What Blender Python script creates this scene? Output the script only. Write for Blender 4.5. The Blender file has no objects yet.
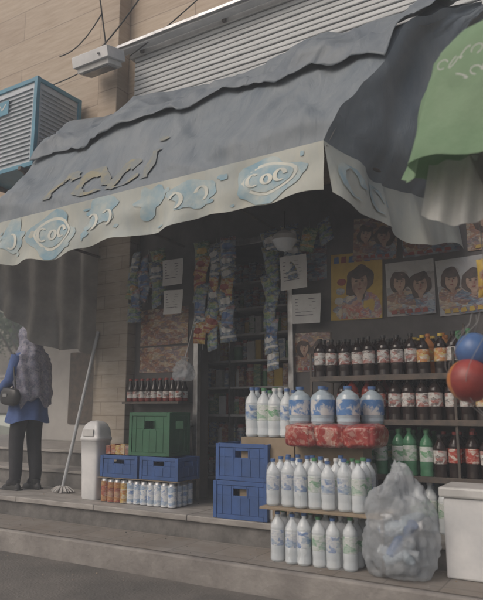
import bpy, math, random
from mathutils import Vector, Matrix, noise
random.seed(7)
R=random.random
def rr(a,b): return a+(b-a)*random.random()
sc=bpy.context.scene
# ---------------------------------------------------------------- materials
def nd(nt,t,**k):
    n=nt.nodes.new(t)
    for a,b in k.items(): setattr(n,a,b)
    return n
def M(name,c1,c2=None,scale=6,rough=.6,metal=0,bump=0,stretch=(1,1,1),alpha=1,transl=0,dirt=.35,spec=.5,bscale=4,lo=.36,hi=.64,distort=0):
    m=bpy.data.materials.new(name); m.use_nodes=True; nt=m.node_tree; L=nt.links
    b=nt.nodes['Principled BSDF']
    if c2 is None: c2=tuple(x*(1-dirt) for x in c1)
    tc=nd(nt,'ShaderNodeTexCoord'); mp=nd(nt,'ShaderNodeMapping'); mp.inputs['Scale'].default_value=stretch
    L.new(tc.outputs['Object'],mp.inputs[0])
    n=nd(nt,'ShaderNodeTexNoise'); n.inputs['Scale'].default_value=scale; n.inputs['Detail'].default_value=6; n.inputs['Roughness'].default_value=.65; n.inputs['Distortion'].default_value=distort
    L.new(mp.outputs[0],n.inputs[0])
    cr=nd(nt,'ShaderNodeValToRGB'); cr.color_ramp.elements[0].position=lo; cr.color_ramp.elements[1].position=hi
    cr.color_ramp.elements[0].color=(*c1,1); cr.color_ramp.elements[1].color=(*c2,1)
    L.new(n.outputs[0],cr.inputs[0]); L.new(cr.outputs[0],b.inputs['Base Color'])
    b.inputs['Roughness'].default_value=rough; b.inputs['Metallic'].default_value=metal
    b.inputs['Specular IOR Level'].default_value=spec
    b.inputs['Alpha'].default_value=alpha
    if bump:
        n2=nd(nt,'ShaderNodeTexNoise'); n2.inputs['Scale'].default_value=scale*bscale; n2.inputs['Detail'].default_value=5; n2.inputs['Distortion'].default_value=distort
        L.new(mp.outputs[0],n2.inputs[0])
        bp=nd(nt,'ShaderNodeBump'); bp.inputs['Strength'].default_value=bump; bp.inputs['Distance'].default_value=.02
        L.new(n2.outputs[0],bp.inputs['Height']); L.new(bp.outputs[0],b.inputs['Normal'])
    if transl:
        out=nt.nodes['Material Output']; tr=nd(nt,'ShaderNodeBsdfTranslucent'); mx=nd(nt,'ShaderNodeMixShader'); mx.inputs[0].default_value=transl
        L.new(cr.outputs[0],tr.inputs[0]); L.new(b.outputs[0],mx.inputs[1]); L.new(tr.outputs[0],mx.inputs[2]); L.new(mx.outputs[0],out.inputs[0])
    return m
def blocks(name,c1,c2,cm,bw=.6,bh=.3,mortar=.006,rough=.6,bump=.4,vert=True,off=.5,grain=5,gmix=.8):
    m=bpy.data.materials.new(name); m.use_nodes=True; nt=m.node_tree; L=nt.links; b=nt.nodes['Principled BSDF']
    tc=nd(nt,'ShaderNodeTexCoord'); sp=nd(nt,'ShaderNodeSeparateXYZ'); cb=nd(nt,'ShaderNodeCombineXYZ')
    L.new(tc.outputs['Object'],sp.inputs[0])
    if vert:
        ad=nd(nt,'ShaderNodeMath',operation='ADD'); L.new(sp.outputs[0],ad.inputs[0]); L.new(sp.outputs[1],ad.inputs[1])
        L.new(ad.outputs[0],cb.inputs[0]); L.new(sp.outputs[2],cb.inputs[1])
    else:
        L.new(sp.outputs[0],cb.inputs[0]); L.new(sp.outputs[1],cb.inputs[1])
    br=nd(nt,'ShaderNodeTexBrick'); br.offset=off
    br.inputs['Scale'].default_value=1; br.inputs['Brick Width'].default_value=bw; br.inputs['Row Height'].default_value=bh
    br.inputs['Mortar Size'].default_value=mortar; br.inputs['Bias'].default_value=0
    br.inputs['Color1'].default_value=(*c1,1); br.inputs['Color2'].default_value=(*c2,1); br.inputs['Mortar'].default_value=(*cm,1)
    L.new(cb.outputs[0],br.inputs[0])
    mp=nd(nt,'ShaderNodeMapping'); mp.inputs['Scale'].default_value=(1,1,grain if vert else 1); L.new(tc.outputs['Object'],mp.inputs[0])
    n=nd(nt,'ShaderNodeTexNoise'); n.inputs['Scale'].default_value=3; n.inputs['Detail'].default_value=8; n.inputs['Roughness'].default_value=.7; L.new(mp.outputs[0],n.inputs[0])
    cr=nd(nt,'ShaderNodeValToRGB'); cr.color_ramp.elements[0].position=.3; cr.color_ramp.elements[1].position=.7
    cr.color_ramp.elements[0].color=(.62,.52,.42,1); cr.color_ramp.elements[1].color=(1,1,1,1); L.new(n.outputs[0],cr.inputs[0])
    mx=nd(nt,'ShaderNodeMixRGB',blend_type='MULTIPLY'); mx.inputs[0].default_value=gmix
    L.new(br.outputs[0],mx.inputs[1]); L.new(cr.outputs[0],mx.inputs[2]); L.new(mx.outputs[0],b.inputs['Base Color'])
    bp=nd(nt,'ShaderNodeBump'); bp.inputs['Strength'].default_value=bump; bp.inputs['Distance'].default_value=.01
    L.new(mx.outputs[0],bp.inputs['Height']); L.new(bp.outputs[0],b.inputs['Normal']); b.inputs['Roughness'].default_value=rough
    return m
def printm(name,cols,scale=14,rough=.35,dist=.5,metric='CHEBYCHEV',st=(1,1,1.9),fine=.45):
    m=bpy.data.materials.new(name); m.use_nodes=True; nt=m.node_tree; L=nt.links; b=nt.nodes['Principled BSDF']
    tc=nd(nt,'ShaderNodeTexCoord'); mp=nd(nt,'ShaderNodeMapping'); mp.inputs['Scale'].default_value=st; L.new(tc.outputs['Object'],mp.inputs[0])
    n=nd(nt,'ShaderNodeTexNoise'); n.inputs['Scale'].default_value=scale*.6; n.inputs['Detail'].default_value=4
    L.new(mp.outputs[0],n.inputs[0])
    mx=nd(nt,'ShaderNodeMixRGB'); mx.inputs[0].default_value=dist*.16; L.new(mp.outputs[0],mx.inputs[1]); L.new(n.outputs[1],mx.inputs[2])
    outs=[]
    for k in(1,2.9):
        v=nd(nt,'ShaderNodeTexVoronoi'); v.distance=metric; v.inputs['Scale'].default_value=scale*k; L.new(mx.outputs[0],v.inputs[0])
        sp=nd(nt,'ShaderNodeSeparateColor'); L.new(v.outputs['Color'],sp.inputs[0])
        cr=nd(nt,'ShaderNodeValToRGB'); cr.color_ramp.interpolation='CONSTANT'
        els=cr.color_ramp.elements
        while len(els)<len(cols): els.new(.5)
        for i,c in enumerate(cols): els[i].position=i/len(cols); els[i].color=(*c,1)
        L.new(sp.outputs[0],cr.inputs[0]); outs.append(cr)
    m2=nd(nt,'ShaderNodeMixRGB'); m2.inputs[0].default_value=fine; L.new(outs[0].outputs[0],m2.inputs[1]); L.new(outs[1].outputs[0],m2.inputs[2])
    L.new(m2.outputs[0],b.inputs['Base Color']); b.inputs['Roughness'].default_value=rough
    return m
# ---------------------------------------------------------------- mesh builder
class MB:
    def __init__(s): s.v=[];s.f=[];s.m=[];s.sm=[];s.mats=[]
    def mi(s,m):
        if m not in s.mats: s.mats.append(m)
        return s.mats.index(m)
    def add(s,vs,fs,mat,smooth=False):
        o=len(s.v); s.v+= [tuple(v) for v in vs]
        i=s.mi(mat)
        for f in fs: s.f.append([a+o for a in f]); s.m.append(i); s.sm.append(smooth)
    def box(s,x0,x1,y0,y1,z0,z1,mat,T=None):
        vs=[Vector(p) for p in [(x0,y0,z0),(x1,y0,z0),(x1,y1,z0),(x0,y1,z0),(x0,y0,z1),(x1,y0,z1),(x1,y1,z1),(x0,y1,z1)]]
        if T: vs=[T@v for v in vs]
        s.add(vs,[(0,3,2,1),(4,5,6,7),(0,1,5,4),(1,2,6,5),(2,3,7,6),(3,0,4,7)],mat)
    def cyl(s,p0,p1,r0,r1,mat,n=12,cap=True):
        p0=Vector(p0);p1=Vector(p1);d=(p1-p0).normalized(); a=d.orthogonal().normalized(); b=d.cross(a)
        vs=[]
        for p,r in((p0,r0),(p1,r1)):
            for i in range(n):
                t=2*math.pi*i/n; vs.append(p+(a*math.cos(t)+b*math.sin(t))*r)
        fs=[(i,(i+1)%n,n+(i+1)%n,n+i) for i in range(n)]
        s.add(vs,fs,mat,True)
        if cap: s.add(vs,[tuple(range(n))[::-1],tuple(range(n,2*n))],mat)
    def tube(s,pts,r,mat,n=6):
        for a,b in zip(pts[:-1],pts[1:]): s.cyl(a,b,r,r,mat,n,True)
    def lathe(s,prof,mats,c=(0,0,0),n=14,T=None,sx=1,sy=1):
        for i in range(len(prof)-1):
            (r0,z0),(r1,z1)=prof[i],prof[i+1]; vs=[]
            for r,z in((r0,z0),(r1,z1)):
                for k in range(n):
                    t=2*math.pi*k/n; p=Vector((c[0]+math.cos(t)*r*sx,c[1]+math.sin(t)*r*sy,c[2]+z)); vs.append(T@p if T else p)
            s.add(vs,[(k,(k+1)%n,n+(k+1)%n,n+k) for k in range(n)],mats[i] if isinstance(mats,(list,tuple)) else mats,True)
    def grid(s,fn,nu,nv,mat,smooth=True,matfn=None):
        vs=[fn(i/nu,j/nv) for j in range(nv+1) for i in range(nu+1)]
        w=nu+1
        if matfn is None: s.add(vs,[(j*w+i,j*w+i+1,(j+1)*w+i+1,(j+1)*w+i) for j in range(nv) for i in range(nu)],mat,smooth)
        else:
            o=len(s.v); s.v+=[tuple(v) for v in vs]
            for j in range(nv):
                for i in range(nu):
                    s.f.append([o+j*w+i,o+j*w+i+1,o+(j+1)*w+i+1,o+(j+1)*w+i]); s.m.append(s.mi(matfn((i+.5)/nu,(j+.5)/nv))); s.sm.append(smooth)
    def ribbon(s,fn,pts,w,mat):
        vs=[];n=len(pts)
        for i in range(n):
            a=pts[max(i-1,0)];b=pts[min(i+1,n-1)]; dx,dy=b[0]-a[0],b[1]-a[1]; l=math.hypot(dx,dy) or 1
            nx,ny=-dy/l*w/2,dx/l*w/2
            vs.append(fn(pts[i][0]+nx,pts[i][1]+ny)); vs.append(fn(pts[i][0]-nx,pts[i][1]-ny))
        s.add(vs,[(2*i,2*i+1,2*i+3,2*i+2) for i in range(n-1)],mat)
    def mesh(s,name):
        me=bpy.data.meshes.new(name); me.from_pydata(s.v,[],s.f)
        for m in s.mats: me.materials.append(m)
        me.polygons.foreach_set('material_index',s.m); me.polygons.foreach_set('use_smooth',s.sm); me.update(); return me
    def build(s,name,parent=None,bevel=0,loc=None,solid=0):
        o=bpy.data.objects.new(name,s.mesh(name)); sc.collection.objects.link(o)
        if parent: o.parent=parent
        if loc: o.location=loc
        if solid:
            md=o.modifiers.new('s','SOLIDIFY'); md.thickness=solid
        if bevel:
            w=o.modifiers.new('w','WELD'); w.merge_threshold=.0001
            md=o.modifiers.new('b','BEVEL'); md.width=bevel; md.segments=2; md.limit_method='ANGLE'
        return o
def empty(name,loc=(0,0,0)):
    o=bpy.data.objects.new(name,None); o.empty_display_size=.1; o.location=loc; sc.collection.objects.link(o); return o
def inst(me,name,loc,parent=None,rz=0,scale=1):
    o=bpy.data.objects.new(name,me); sc.collection.objects.link(o); o.location=loc; o.rotation_euler=(0,0,rz); o.scale=(scale,)*3
    if parent: o.parent=parent
    return o
def ns(x,y,z=0,k=1): return noise.noise(Vector((x*k,y*k,z*k)))
def sp_(x,e): return math.copysign(abs(x)**e,x)
# ---------------------------------------------------------------- palette
asphalt=M('asphalt',(.17,.155,.14),(.105,.098,.09),scale=2,rough=.9,bump=.5,bscale=30)
earth=M('ground_dust',(.26,.23,.19),(.2,.18,.15),scale=.5,rough=.95)
concrete=M('concrete',(.31,.29,.27),(.18,.165,.155),scale=3,rough=.85,bump=.35,bscale=8)
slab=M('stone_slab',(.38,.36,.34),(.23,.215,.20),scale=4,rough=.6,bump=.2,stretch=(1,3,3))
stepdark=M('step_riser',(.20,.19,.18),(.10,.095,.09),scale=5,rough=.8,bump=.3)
travert=blocks('travertine',(.48,.40,.31),(.43,.35,.27),(.26,.20,.15),bw=2.6,bh=.40,mortar=.005,bump=.25,grain=9,gmix=.8)
pillarm=blocks('pillar_stone',(.45,.42,.37),(.40,.365,.32),(.26,.235,.2),bw=.42,bh=.13,mortar=.003,bump=.35)
paver=blocks('pavers',(.29,.27,.25),(.25,.235,.22),(.17,.16,.15),bw=.3,bh=.3,mortar=.004,vert=False,off=0,rough=.85)
tilefl=blocks('floor_tile',(.4,.38,.35),(.35,.33,.31),(.2,.19,.18),bw=.4,bh=.4,mortar=.005,vert=False,off=0,rough=.3)
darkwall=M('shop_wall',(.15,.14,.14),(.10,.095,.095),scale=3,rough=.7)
plaster=M('plaster',(.48,.47,.45),(.38,.37,.36),scale=2,rough=.9)
white=M('white_paint',(.64,.64,.63),(.46,.46,.45),scale=5,rough=.45)
whiteplastic=M('white_plastic',(.74,.74,.74),(.58,.59,.60),scale=4,rough=.35)
slat=M('shutter_metal',(.47,.49,.50),(.34,.355,.365),scale=4,rough=.5,metal=.1,stretch=(.3,1,4))
steel=M('steel',(.42,.43,.44),(.25,.25,.26),scale=10,rough=.35,metal=.8)
rust=M('rusty_frame',(.15,.12,.10),(.08,.075,.07),scale=14,rough=.7,metal=.3)
tarp=M('grey_tarp',(.12,.15,.18),(.21,.235,.255),scale=1.6,rough=.6,bump=.5,stretch=(2.2,.8,.8),bscale=4,lo=.3,hi=.72,distort=1.2)
tarp2=M('loose_grey_tarp',(.11,.135,.165),(.18,.205,.225),scale=1.8,rough=.55,bump=.5,stretch=(1.6,.8,.8),bscale=4,lo=.3,hi=.7,distort=1)
tarpin=M('tarp_lining',(.36,.35,.33),(.24,.235,.225),scale=3,rough=.85,bump=.2,transl=.3)
val=M('valance_cloth',(.60,.60,.52),(.40,.45,.45),scale=2.4,rough=.7,bump=.25,transl=.2,stretch=(1.5,1,.6),lo=.3,hi=.75)
valblue=M('valance_blue',(.22,.36,.44),(.44,.49,.47),scale=8,rough=.7,lo=.36,hi=.66)
valcream=M('valance_cream',(.66,.66,.58),(.52,.54,.50),scale=8,rough=.7)
faded=M('faded_yellow',(.27,.25,.17),(.19,.21,.21),scale=9,rough=.7,lo=.40,hi=.54)
green=M('green_cloth',(.19,.31,.18),(.26,.38,.24),scale=3,rough=.8,bump=.3,transl=.25)
greytarp=M('grey_striped_cloth',(.36,.34,.32),(.15,.14,.14),scale=2.2,rough=.8,stretch=(5,2,.4),transl=.2)
whitecloth=M('white_cloth',(.60,.61,.59),(.44,.45,.45),scale=4,rough=.8,transl=.3)
bluecr=M('blue_crate_plastic',(.045,.11,.31),(.035,.08,.21),scale=6,rough=.5)
greencr=M('green_crate_plastic',(.04,.14,.075),(.03,.10,.055),scale=6,rough=.55)
redpl=M('red_plastic',(.34,.06,.05),(.22,.04,.035),scale=9,rough=.4)
redfilm=printm('red_film',[(.32,.05,.045),(.25,.04,.04),(.38,.09,.07),(.3,.05,.045),(.5,.36,.3)],18,rough=.3,metric='EUCLIDEAN',st=(1,1,1),dist=1.5)
black=M('black_plastic',(.03,.03,.032),(.045,.045,.045),scale=9,rough=.4)
cable=M('cable',(.03,.03,.03),rough=.6)
card=M('cardboard',(.32,.25,.18),(.24,.19,.13),scale=5,rough=.85)
paper=M('paper',(.68,.69,.68),(.60,.60,.60),scale=8,rough=.8)
ink=M('ink',(.2,.2,.24),rough=.7)
yellow=M('yellow_print',(.62,.45,.09),(.48,.32,.07),scale=5,rough=.5)
skinc=M('skin',(.46,.30,.22),(.34,.21,.155),scale=14,rough=.5)
skinp=M('printed_skin',(.50,.36,.28),(.30,.19,.15),scale=9,rough=.5,lo=.42,hi=.6)
hairm=M('printed_hair',(.05,.04,.04),(.13,.09,.08),scale=14,rough=.5)
lipm=M('printed_lips',(.3,.1,.09),rough=.5)
bluep=M('blue_print',(.09,.19,.40),(.07,.13,.3),scale=12,rough=.35)
orange=M('orange_print',(.55,.24,.08),(.45,.16,.05),scale=12,rough=.35)
greenp=M('green_print',(.1,.28,.13),(.07,.21,.1),scale=12,rough=.35)
pr_warm=printm('warm_print',[(.42,.28,.14),(.2,.09,.07),(.5,.43,.33),(.14,.12,.13),(.36,.17,.1),(.26,.19,.22)],16)
pr_cool=printm('cool_print',[(.12,.19,.30),(.45,.48,.5),(.08,.1,.15),(.26,.31,.36),(.3,.14,.12)],15)
pr_face=printm('photo_print',[(.46,.47,.48),(.3,.31,.33),(.36,.33,.32),(.26,.25,.27),(.5,.5,.5)],6,dist=2.5,metric='EUCLIDEAN',st=(1,1,1),fine=.25)
pr_child=printm('child_print',[(.5,.42,.3),(.42,.1,.08),(.3,.2,.16),(.55,.5,.42),(.14,.2,.36)],12,dist=2.5,metric='EUCLIDEAN',st=(1,1,1))
pr_yel=printm('yellow_pack',[(.5,.38,.1),(.36,.13,.07),(.5,.46,.38),(.42,.26,.08)],26)
pr_grn=printm('green_pack',[(.12,.25,.16),(.36,.4,.28),(.08,.16,.12),(.3,.32,.12)],26)
pr_blu=printm('blue_pack',[(.1,.16,.29),(.27,.34,.4),(.07,.09,.17),(.36,.32,.14)],26)
pr_red=printm('red_pack',[(.34,.08,.06),(.42,.32,.26),(.2,.05,.05),(.4,.24,.08)],26)
lab_g=printm('label_green',[(.66,.68,.66),(.6,.64,.62),(.12,.34,.16),(.66,.68,.66),(.3,.46,.34)],26,fine=.3)
lab_b=printm('label_blue',[(.66,.68,.68),(.12,.22,.46),(.64,.66,.68),(.62,.64,.66),(.3,.4,.52)],26,fine=.3)
lab_w=printm('label_cola',[(.6,.6,.58),(.62,.62,.6),(.12,.11,.11),(.55,.55,.53),(.35,.12,.1)],30,fine=.3)
lab_o=printm('label_orange',[(.55,.25,.08),(.6,.5,.2),(.5,.18,.06),(.6,.58,.5)],30,fine=.3)
lab_r=printm('label_red',[(.4,.07,.05),(.34,.05,.04),(.6,.56,.5),(.4,.07,.05)],30,fine=.3)
milk=M('yogurt_drink',(.68,.72,.74),(.56,.62,.66),scale=7,rough=.2)
water=M('water_bottle',(.46,.54,.60),(.36,.44,.5),scale=14,rough=.08)
cola=M('cola_liquid',(.03,.02,.018),(.02,.013,.012),scale=8,rough=.12)
orliq=M('orange_liquid',(.46,.2,.06),(.38,.13,.04),scale=8,rough=.12)
grliq=M('green_bottle',(.06,.19,.1),(.11,.26,.16),scale=8,rough=.12)
redliq=M('red_bottle',(.24,.05,.04),(.16,.03,.025),scale=8,rough=.12)
bagm=M('clear_bag',(.62,.66,.7),(.44,.48,.52),scale=6,rough=.3,alpha=.4,bump=1.0,bscale=2)
film=M('shrink_film',(.7,.73,.76),(.5,.53,.56),scale=9,rough=.18,alpha=.17,bump=.9,bscale=2,stretch=(1,1,.4))
wl=M('label_white',(.62,.62,.6),(.5,.5,.5),scale=30,rough=.4)
lblue=M('jug_label',(.1,.22,.46),(.6,.6,.6),scale=9,rough=.3,lo=.45,hi=.52)
glassd=M('dark_glass',(.05,.06,.07),rough=.1)
# ---------------------------------------------------------------- ground and setting
PZ=.32
g=MB(); g.grid(lambda u,v:Vector((-250+500*u,-250+500*v,-.008)),4,4,earth); g.build('ground')
g=MB(); g.grid(lambda u,v:Vector((-60+120*u,-9+12.45*v,0)),40,8,asphalt); g.build('road')
g=MB(); g.grid(lambda u,v:Vector((-60+48.5*u,3.5+11*v,-.003)),4,4,asphalt); g.build('side_street')
g=MB()
g.box(-9.5,6,3.46,3.95,-.2,.155,concrete)
g.grid(lambda u,v:Vector((-9.48+15.4*u,3.50+.44*v,.159)),2,2,paver)
g.build('lower_pavement_step',bevel=.012)
g=MB()
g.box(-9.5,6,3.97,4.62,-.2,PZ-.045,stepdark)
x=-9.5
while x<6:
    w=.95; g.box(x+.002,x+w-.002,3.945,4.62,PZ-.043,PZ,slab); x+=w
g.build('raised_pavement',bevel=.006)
g=MB()
for i in range(260):
    x=rr(-6.5,.5); low=R()<.6; y=rr(3.5,3.9) if low else rr(3.97,4.5); z=.161 if low else PZ+.001
    if R()<.3: y=rr(3.1,3.44); z=.001
    s_=rr(.002,.008); a=R()*6.28; c,s2=math.cos(a)*s_,math.sin(a)*s_
    g.add([(x-c,y-s2,z),(x+s2,y-c,z+s_*.3),(x+c,y+s2,z),(x-s2,y+c,z+s_*.4),(x,y,z+s_*.8)],[(0,1,4),(1,2,4),(2,3,4),(3,0,4)],random.choice([stepdark,card,slab,black]))
g.build('pavement_litter')
g=MB()
for i in range(2):
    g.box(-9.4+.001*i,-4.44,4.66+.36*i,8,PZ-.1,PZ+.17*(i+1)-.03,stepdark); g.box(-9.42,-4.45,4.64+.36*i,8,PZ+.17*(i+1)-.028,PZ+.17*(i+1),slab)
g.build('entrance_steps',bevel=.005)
g=MB(); g.box(-7.3,-4.5,6.4,6.6,.66,2.25,plaster); g.box(-7.34,-4.48,6.36,6.64,2.252,2.32,slab)
g.box(-6.7,-6.2,6.37,6.398,.9,1.9,rust); g.build('low_plaster_wall',bevel=.01)
g=MB(); g.grid(lambda u,v:Vector((-60+120*u,-2.9+.12*v,.004)),2,1,white); g.build('road_marking')
B=empty('shop_building')
g=MB()
g.box(-9,4.5,4.62,10,2.98,8.2,travert)
g.build('upper_wall',B)
g=MB(); g.box(-9.1,4.6,4.5,10.1,8.202,8.4,concrete); g.build('roof_cornice',B,bevel=.02)
g=MB(); g.box(-4.42,-4.0,4.52,5.0,PZ,2.978,pillarm); g.build('pillar',B,bevel=.008)
g=MB(); g.box(-4.44,-4.18,4.44,4.617,2.985,8.19,travert); g.build('pilaster',B,bevel=.008)
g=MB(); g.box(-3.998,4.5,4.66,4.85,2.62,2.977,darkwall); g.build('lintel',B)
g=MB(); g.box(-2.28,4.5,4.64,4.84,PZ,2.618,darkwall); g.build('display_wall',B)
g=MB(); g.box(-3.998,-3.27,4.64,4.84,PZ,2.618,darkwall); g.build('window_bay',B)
g=MB(); g.box(-4.4,-4.2,5.01,10,PZ,2.978,plaster); g.box(4.3,4.5,4.86,10,PZ,2.978,plaster); g.box(-4.19,4.29,8.6,8.8,PZ,2.978,plaster)
g.box(-4.19,4.29,4.86,8.59,2.9,2.975,plaster); g.build('interior_walls',B)
g=MB(); g.box(-4.19,4.29,4.625,8.59,.1,PZ-.004,tilefl); g.build('interior_floor',B)
g=MB()
for X in(-3.265,-2.31): g.box(X,X+.05,4.585,4.639,PZ,2.6,steel)
g.box(-3.215,-2.31,4.587,4.637,2.54,2.598,steel); g.box(-4.0,-3.27,4.59,4.637,.95,1.0,steel); g.build('door_frame',B,bevel=.004)
g=MB()
for i in range(13):
    z=4.02+i*.052
    g.box(-4.0,3.5,4.5+.004*(i%2),4.56,z+.003,z+.047,slat)
g.box(-4.06,3.55,4.49,4.61,4.70,4.86,white)
g.build('roller_shutter',bevel=.008)
g=MB(); g.box(-4.15,3.5,4.36,4.46,4.73,4.80,whiteplastic); g.box(-4.1,3.5,4.33,4.355,4.745,4.785,steel)
for k in range(8): g.box(-3.9+k,-3.86+k,4.455,4.489,4.71,4.84,rust)
g.build('cable_trunking',bevel=.006)
g=MB()
for i in range(16): g.box(-2.4,3.3,4.55,4.6,5.0+i*.055,5.045+i*.055,slat)
g.box(-2.48,-2.4,4.53,4.615,4.9,5.9,white); g.build('window_shutter',bevel=.006)
g=MB()
T=Matrix.Translation((-4.23,4.22,4.57))@Matrix.Rotation(math.radians(14),4,'X')
g.box(-.24,.24,-.13,.13,-.02,.09,whiteplastic,T); g.box(-.21,.21,-.10,.10,-.075,-.022,white,T); g.box(-.17,.17,-.07,.07,-.088,-.077,steel,T)
g.cyl((-4.23,4.33,4.6),(-4.23,4.44,4.68),.02,.02,steel)
g.cyl((-4.1,4.1,4.58),(-4.1,4.07,4.56),.012,.012,steel)
g.build('floodlight',bevel=.012)
def cat(p,q,s,n=14): 
    p=Vector(p);q=Vector(q); return [p.lerp(q,i/n)-Vector((0,0,s*4*(i/n)*(1-i/n))) for i in range(n+1)]
g=MB()
g.tube(cat((-7.2,4.2,4.5),(-4.6,3.4,5.9),.15),.009,cable); g.tube(cat((-4.3,4.2,4.66),(-3.0,4.0,5.5),.12),.008,cable)
g.tube(cat((-4.31,4.42,4.75),(-4.31,4.1,6.0),-.05),.008,cable); g.tube(cat((-4.9,4.3,4.9),(-4.3,4.3,5.2),.1),.007,cable)
g.tube(cat((-4.0,4.42,4.68),(-2.2,4.2,5.25),.06),.007,cable); g.tube(cat((-6.6,4.3,4.9),(-4.3,4.4,4.75),.18),.007,cable)
g.build('overhead_cables')
coolb=M('cooler_blue',(.08,.27,.38),(.07,.21,.3),scale=5,rough=.4)
coolw=M('cooler_panel',(.52,.56,.60),(.42,.47,.51),scale=5,rough=.45)
g=MB()
x0,x1,y0,y1,z0,z1=-5.72,-4.8,3.94,4.56,3.5,4.47
g.box(x0+.02,x1-.02,y0+.02,y1,z0+.02,z1-.02,coolw)
for X in(x0,x1-.045):
    for Y in(y0,y1-.045): g.box(X,X+.045,Y,Y+.045,z0,z1,coolb)
for Z in(z0,z1-.05):
    g.box(x0+.047,x1-.047,y0+.004,y1-.004,Z+.002,Z+.048,coolb)
    g.box(x0+.004,x0+.043,y0+.047,y1-.047,Z+.002,Z+.048,coolb);g.box(x1-.043,x1-.004,y0+.047,y1-.047,Z+.002,Z+.048,coolb)
for i in range(17):
    z=z0+.1+i*.047
    T=Matrix.Translation((0,y0+.012,z))@Matrix.Rotation(math.radians(30),4,'X'); g.box(x0+.08,x1-.08,-.012,.012,-.003,.003,coolw,T)
    T=Matrix.Translation((x1-.012,0,z))@Matrix.Rotation(math.radians(30),4,'Y'); g.box(-.012,.012,y0+.08,y1-.08,-.003,.003,coolw,T)
g.box(x0+.1,x0+.5,y0-.006,y0+.0,z1-.32,z1-.16,coolb)
fn=lambda u,v:Vector((x0+.12+u,y0-.008,z1-.3+v))
g.ribbon(fn,[(0,.03),(.04,.10),(.07,.03),(.12,.1),(.14,.03),(.2,.03),(.24,.1),(.28,.04),(.34,.1)],.018,white)
for X in(x0+.1,x1-.15): 
    g.box(X,X+.04,y0-.05,4.61,z0-.045,z0-.005,rust); g.cyl((X+.02,y0,z0-.04),(X+.02,4.6,z0-.6),.015,.015,rust)
g.build('evaporative_cooler',bevel=.006)
# ---------------------------------------------------------------- AWNING
AL,AR=-4.45,-1.40
prof=[(3.30,2.69),(3.33,2.79),(3.44,2.96),(3.57,3.17),(3.70,3.42),(3.82,3.60),(3.97,3.70),(4.18,3.86),(4.44,4.06)]
def pr(v):
    t=v*(len(prof)-1); i=min(int(t),len(prof)-2); f=t-i
    a,b=prof[i],prof[i+1]; return a[0]+(b[0]-a[0])*f,a[1]+(b[1]-a[1])*f
def rid(x,y,z): return (1-abs(ns(x,y,z))*2.2)
def top(u,v,off=0):
    xr=AR+.8*max(v,0)**1.2; X=AL+(xr-AL)*u; y,z=pr(min(max(v,0),1))
    s=math.sin(u*math.pi*4)**2*.05*math.sin(math.pi*min(1,v*1.0))
    w=ns(X*1.6,v*3,1)*.09+ns(X*5,v*8,3)*.02+abs(ns(X*2.3+v*3,v*1.5,8))*.08+.022*max(0,rid(X*2.2-v*2.5,v*2.2,21))**3+.018*max(0,rid(X*3.1+v*3,v*3,31))**4
    env=min(1,v*6)*min(1,(1-v)*6+.2)
    return Vector((X,y-off*.8+(s-w)*.5*env,z+off*.5-(s-w)*.8*env+ (u-.5)*.05*(1-v)))
def drape(u,v):
    lowv=.46+.12*ns(u*2.4,0,4)+.03*math.sin(u*9)+.03*ns(u*14,2,4)+.05*abs(math.sin(u*math.pi*4)); vv=lowv+(1-lowv)*v
    p=top(min(u,1),vv); X=p.x
    k=min(1,v*5+.25)*min(1,(1-v)*5); e=.018+.12*abs(ns(X*1.2+vv*2.2,vv*1.6,11))**.8*k+.03*abs(ns(X*3.5,vv*5,2))+.02*max(0,rid(X*2.6-vv*3,vv*2,41))**3
    sag=.07*math.sin(math.pi*v)*abs(math.sin(u*math.pi*3))
    return Vector((p.x+.015*math.sin(vv*20),p.y-e*.75-.01,p.z+e*.55-sag*.3))
def valf(u,v,off=0):
    X=AL+(AR-AL)*u; zt=2.665+.05*u; zb=2.25+.15*u+.018*math.sin(u*19)+.012*math.sin(u*47)+.02*ns(X*4,3,3)
    w=.035*math.sin(u*34+math.sin(u*9)*2)*(1-v)+ns(X*3,v*2,5)*.05*(1-v)
    return Vector((X,3.30-off-w-.02*(1-v),zb+(zt-zb)*v))
WB=lambda v:Vector((-.92+.40*v,4.6,2.6+1.42*v))
def side(s,v,off=0):
    a=top(1,v); b=WB(v); p=a.lerp(b,s)
    w=(ns(s*4,v*3,2)*.10+.04*math.sin(s*12+v*4)+.06*abs(ns(s*3+v*4,v*2,7))+.03*max(0,rid(s*5,v*4,5))**3)*math.sin(math.pi*s)
    return p+Vector((w+off,-.6*w-off,-.10*math.sin(math.pi*s)*(1-v)))
def sidev(s,v,off=0):
    t=side(s,0); h=.34+.03*math.sin(s*13); w=.03*math.sin(s*22)*(1-v)
    return t+Vector((w+off+.05*(1-v),-w-off,-h*(1-v)))
def lflap(s,v):
    y=3.30+1.28*s; zt=2.69+ (4.0-2.69)*s
    zb=1.93-.33*s+.05*math.sin(s*9)-.05*math.sin(s*3.1)
    w=(.05*math.sin(s*26)+.03*math.sin(s*11+1)+.05*ns(s*6,v*3,2))*(1-v*.6)
    return Vector((AL+w-.03,y,zb+(zt-zb)*v))
A=empty('fabric_awning')
g=MB(); g.grid(top,150,60,tarp); g.grid(side,40,40,tarp); 
g.build('tarp_top',A)
g=MB(); g.grid(drape,190,46,tarp2); g.build('loose_tarp',A,solid=.004)
def TL(x,y): return top((x-AL)/(AR-AL+.35*y),y,.012)
def arc(cx,cy,rx,ry,a0,a1,n=14): return [(cx+rx*math.cos(math.radians(a0+(a1-a0)*i/n)),cy+ry*math.sin(math.radians(a0+(a1-a0)*i/n))) for i in range(n+1)]
g=MB()
def TLw(x,y): return TL(x,y*.42+.05)
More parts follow.
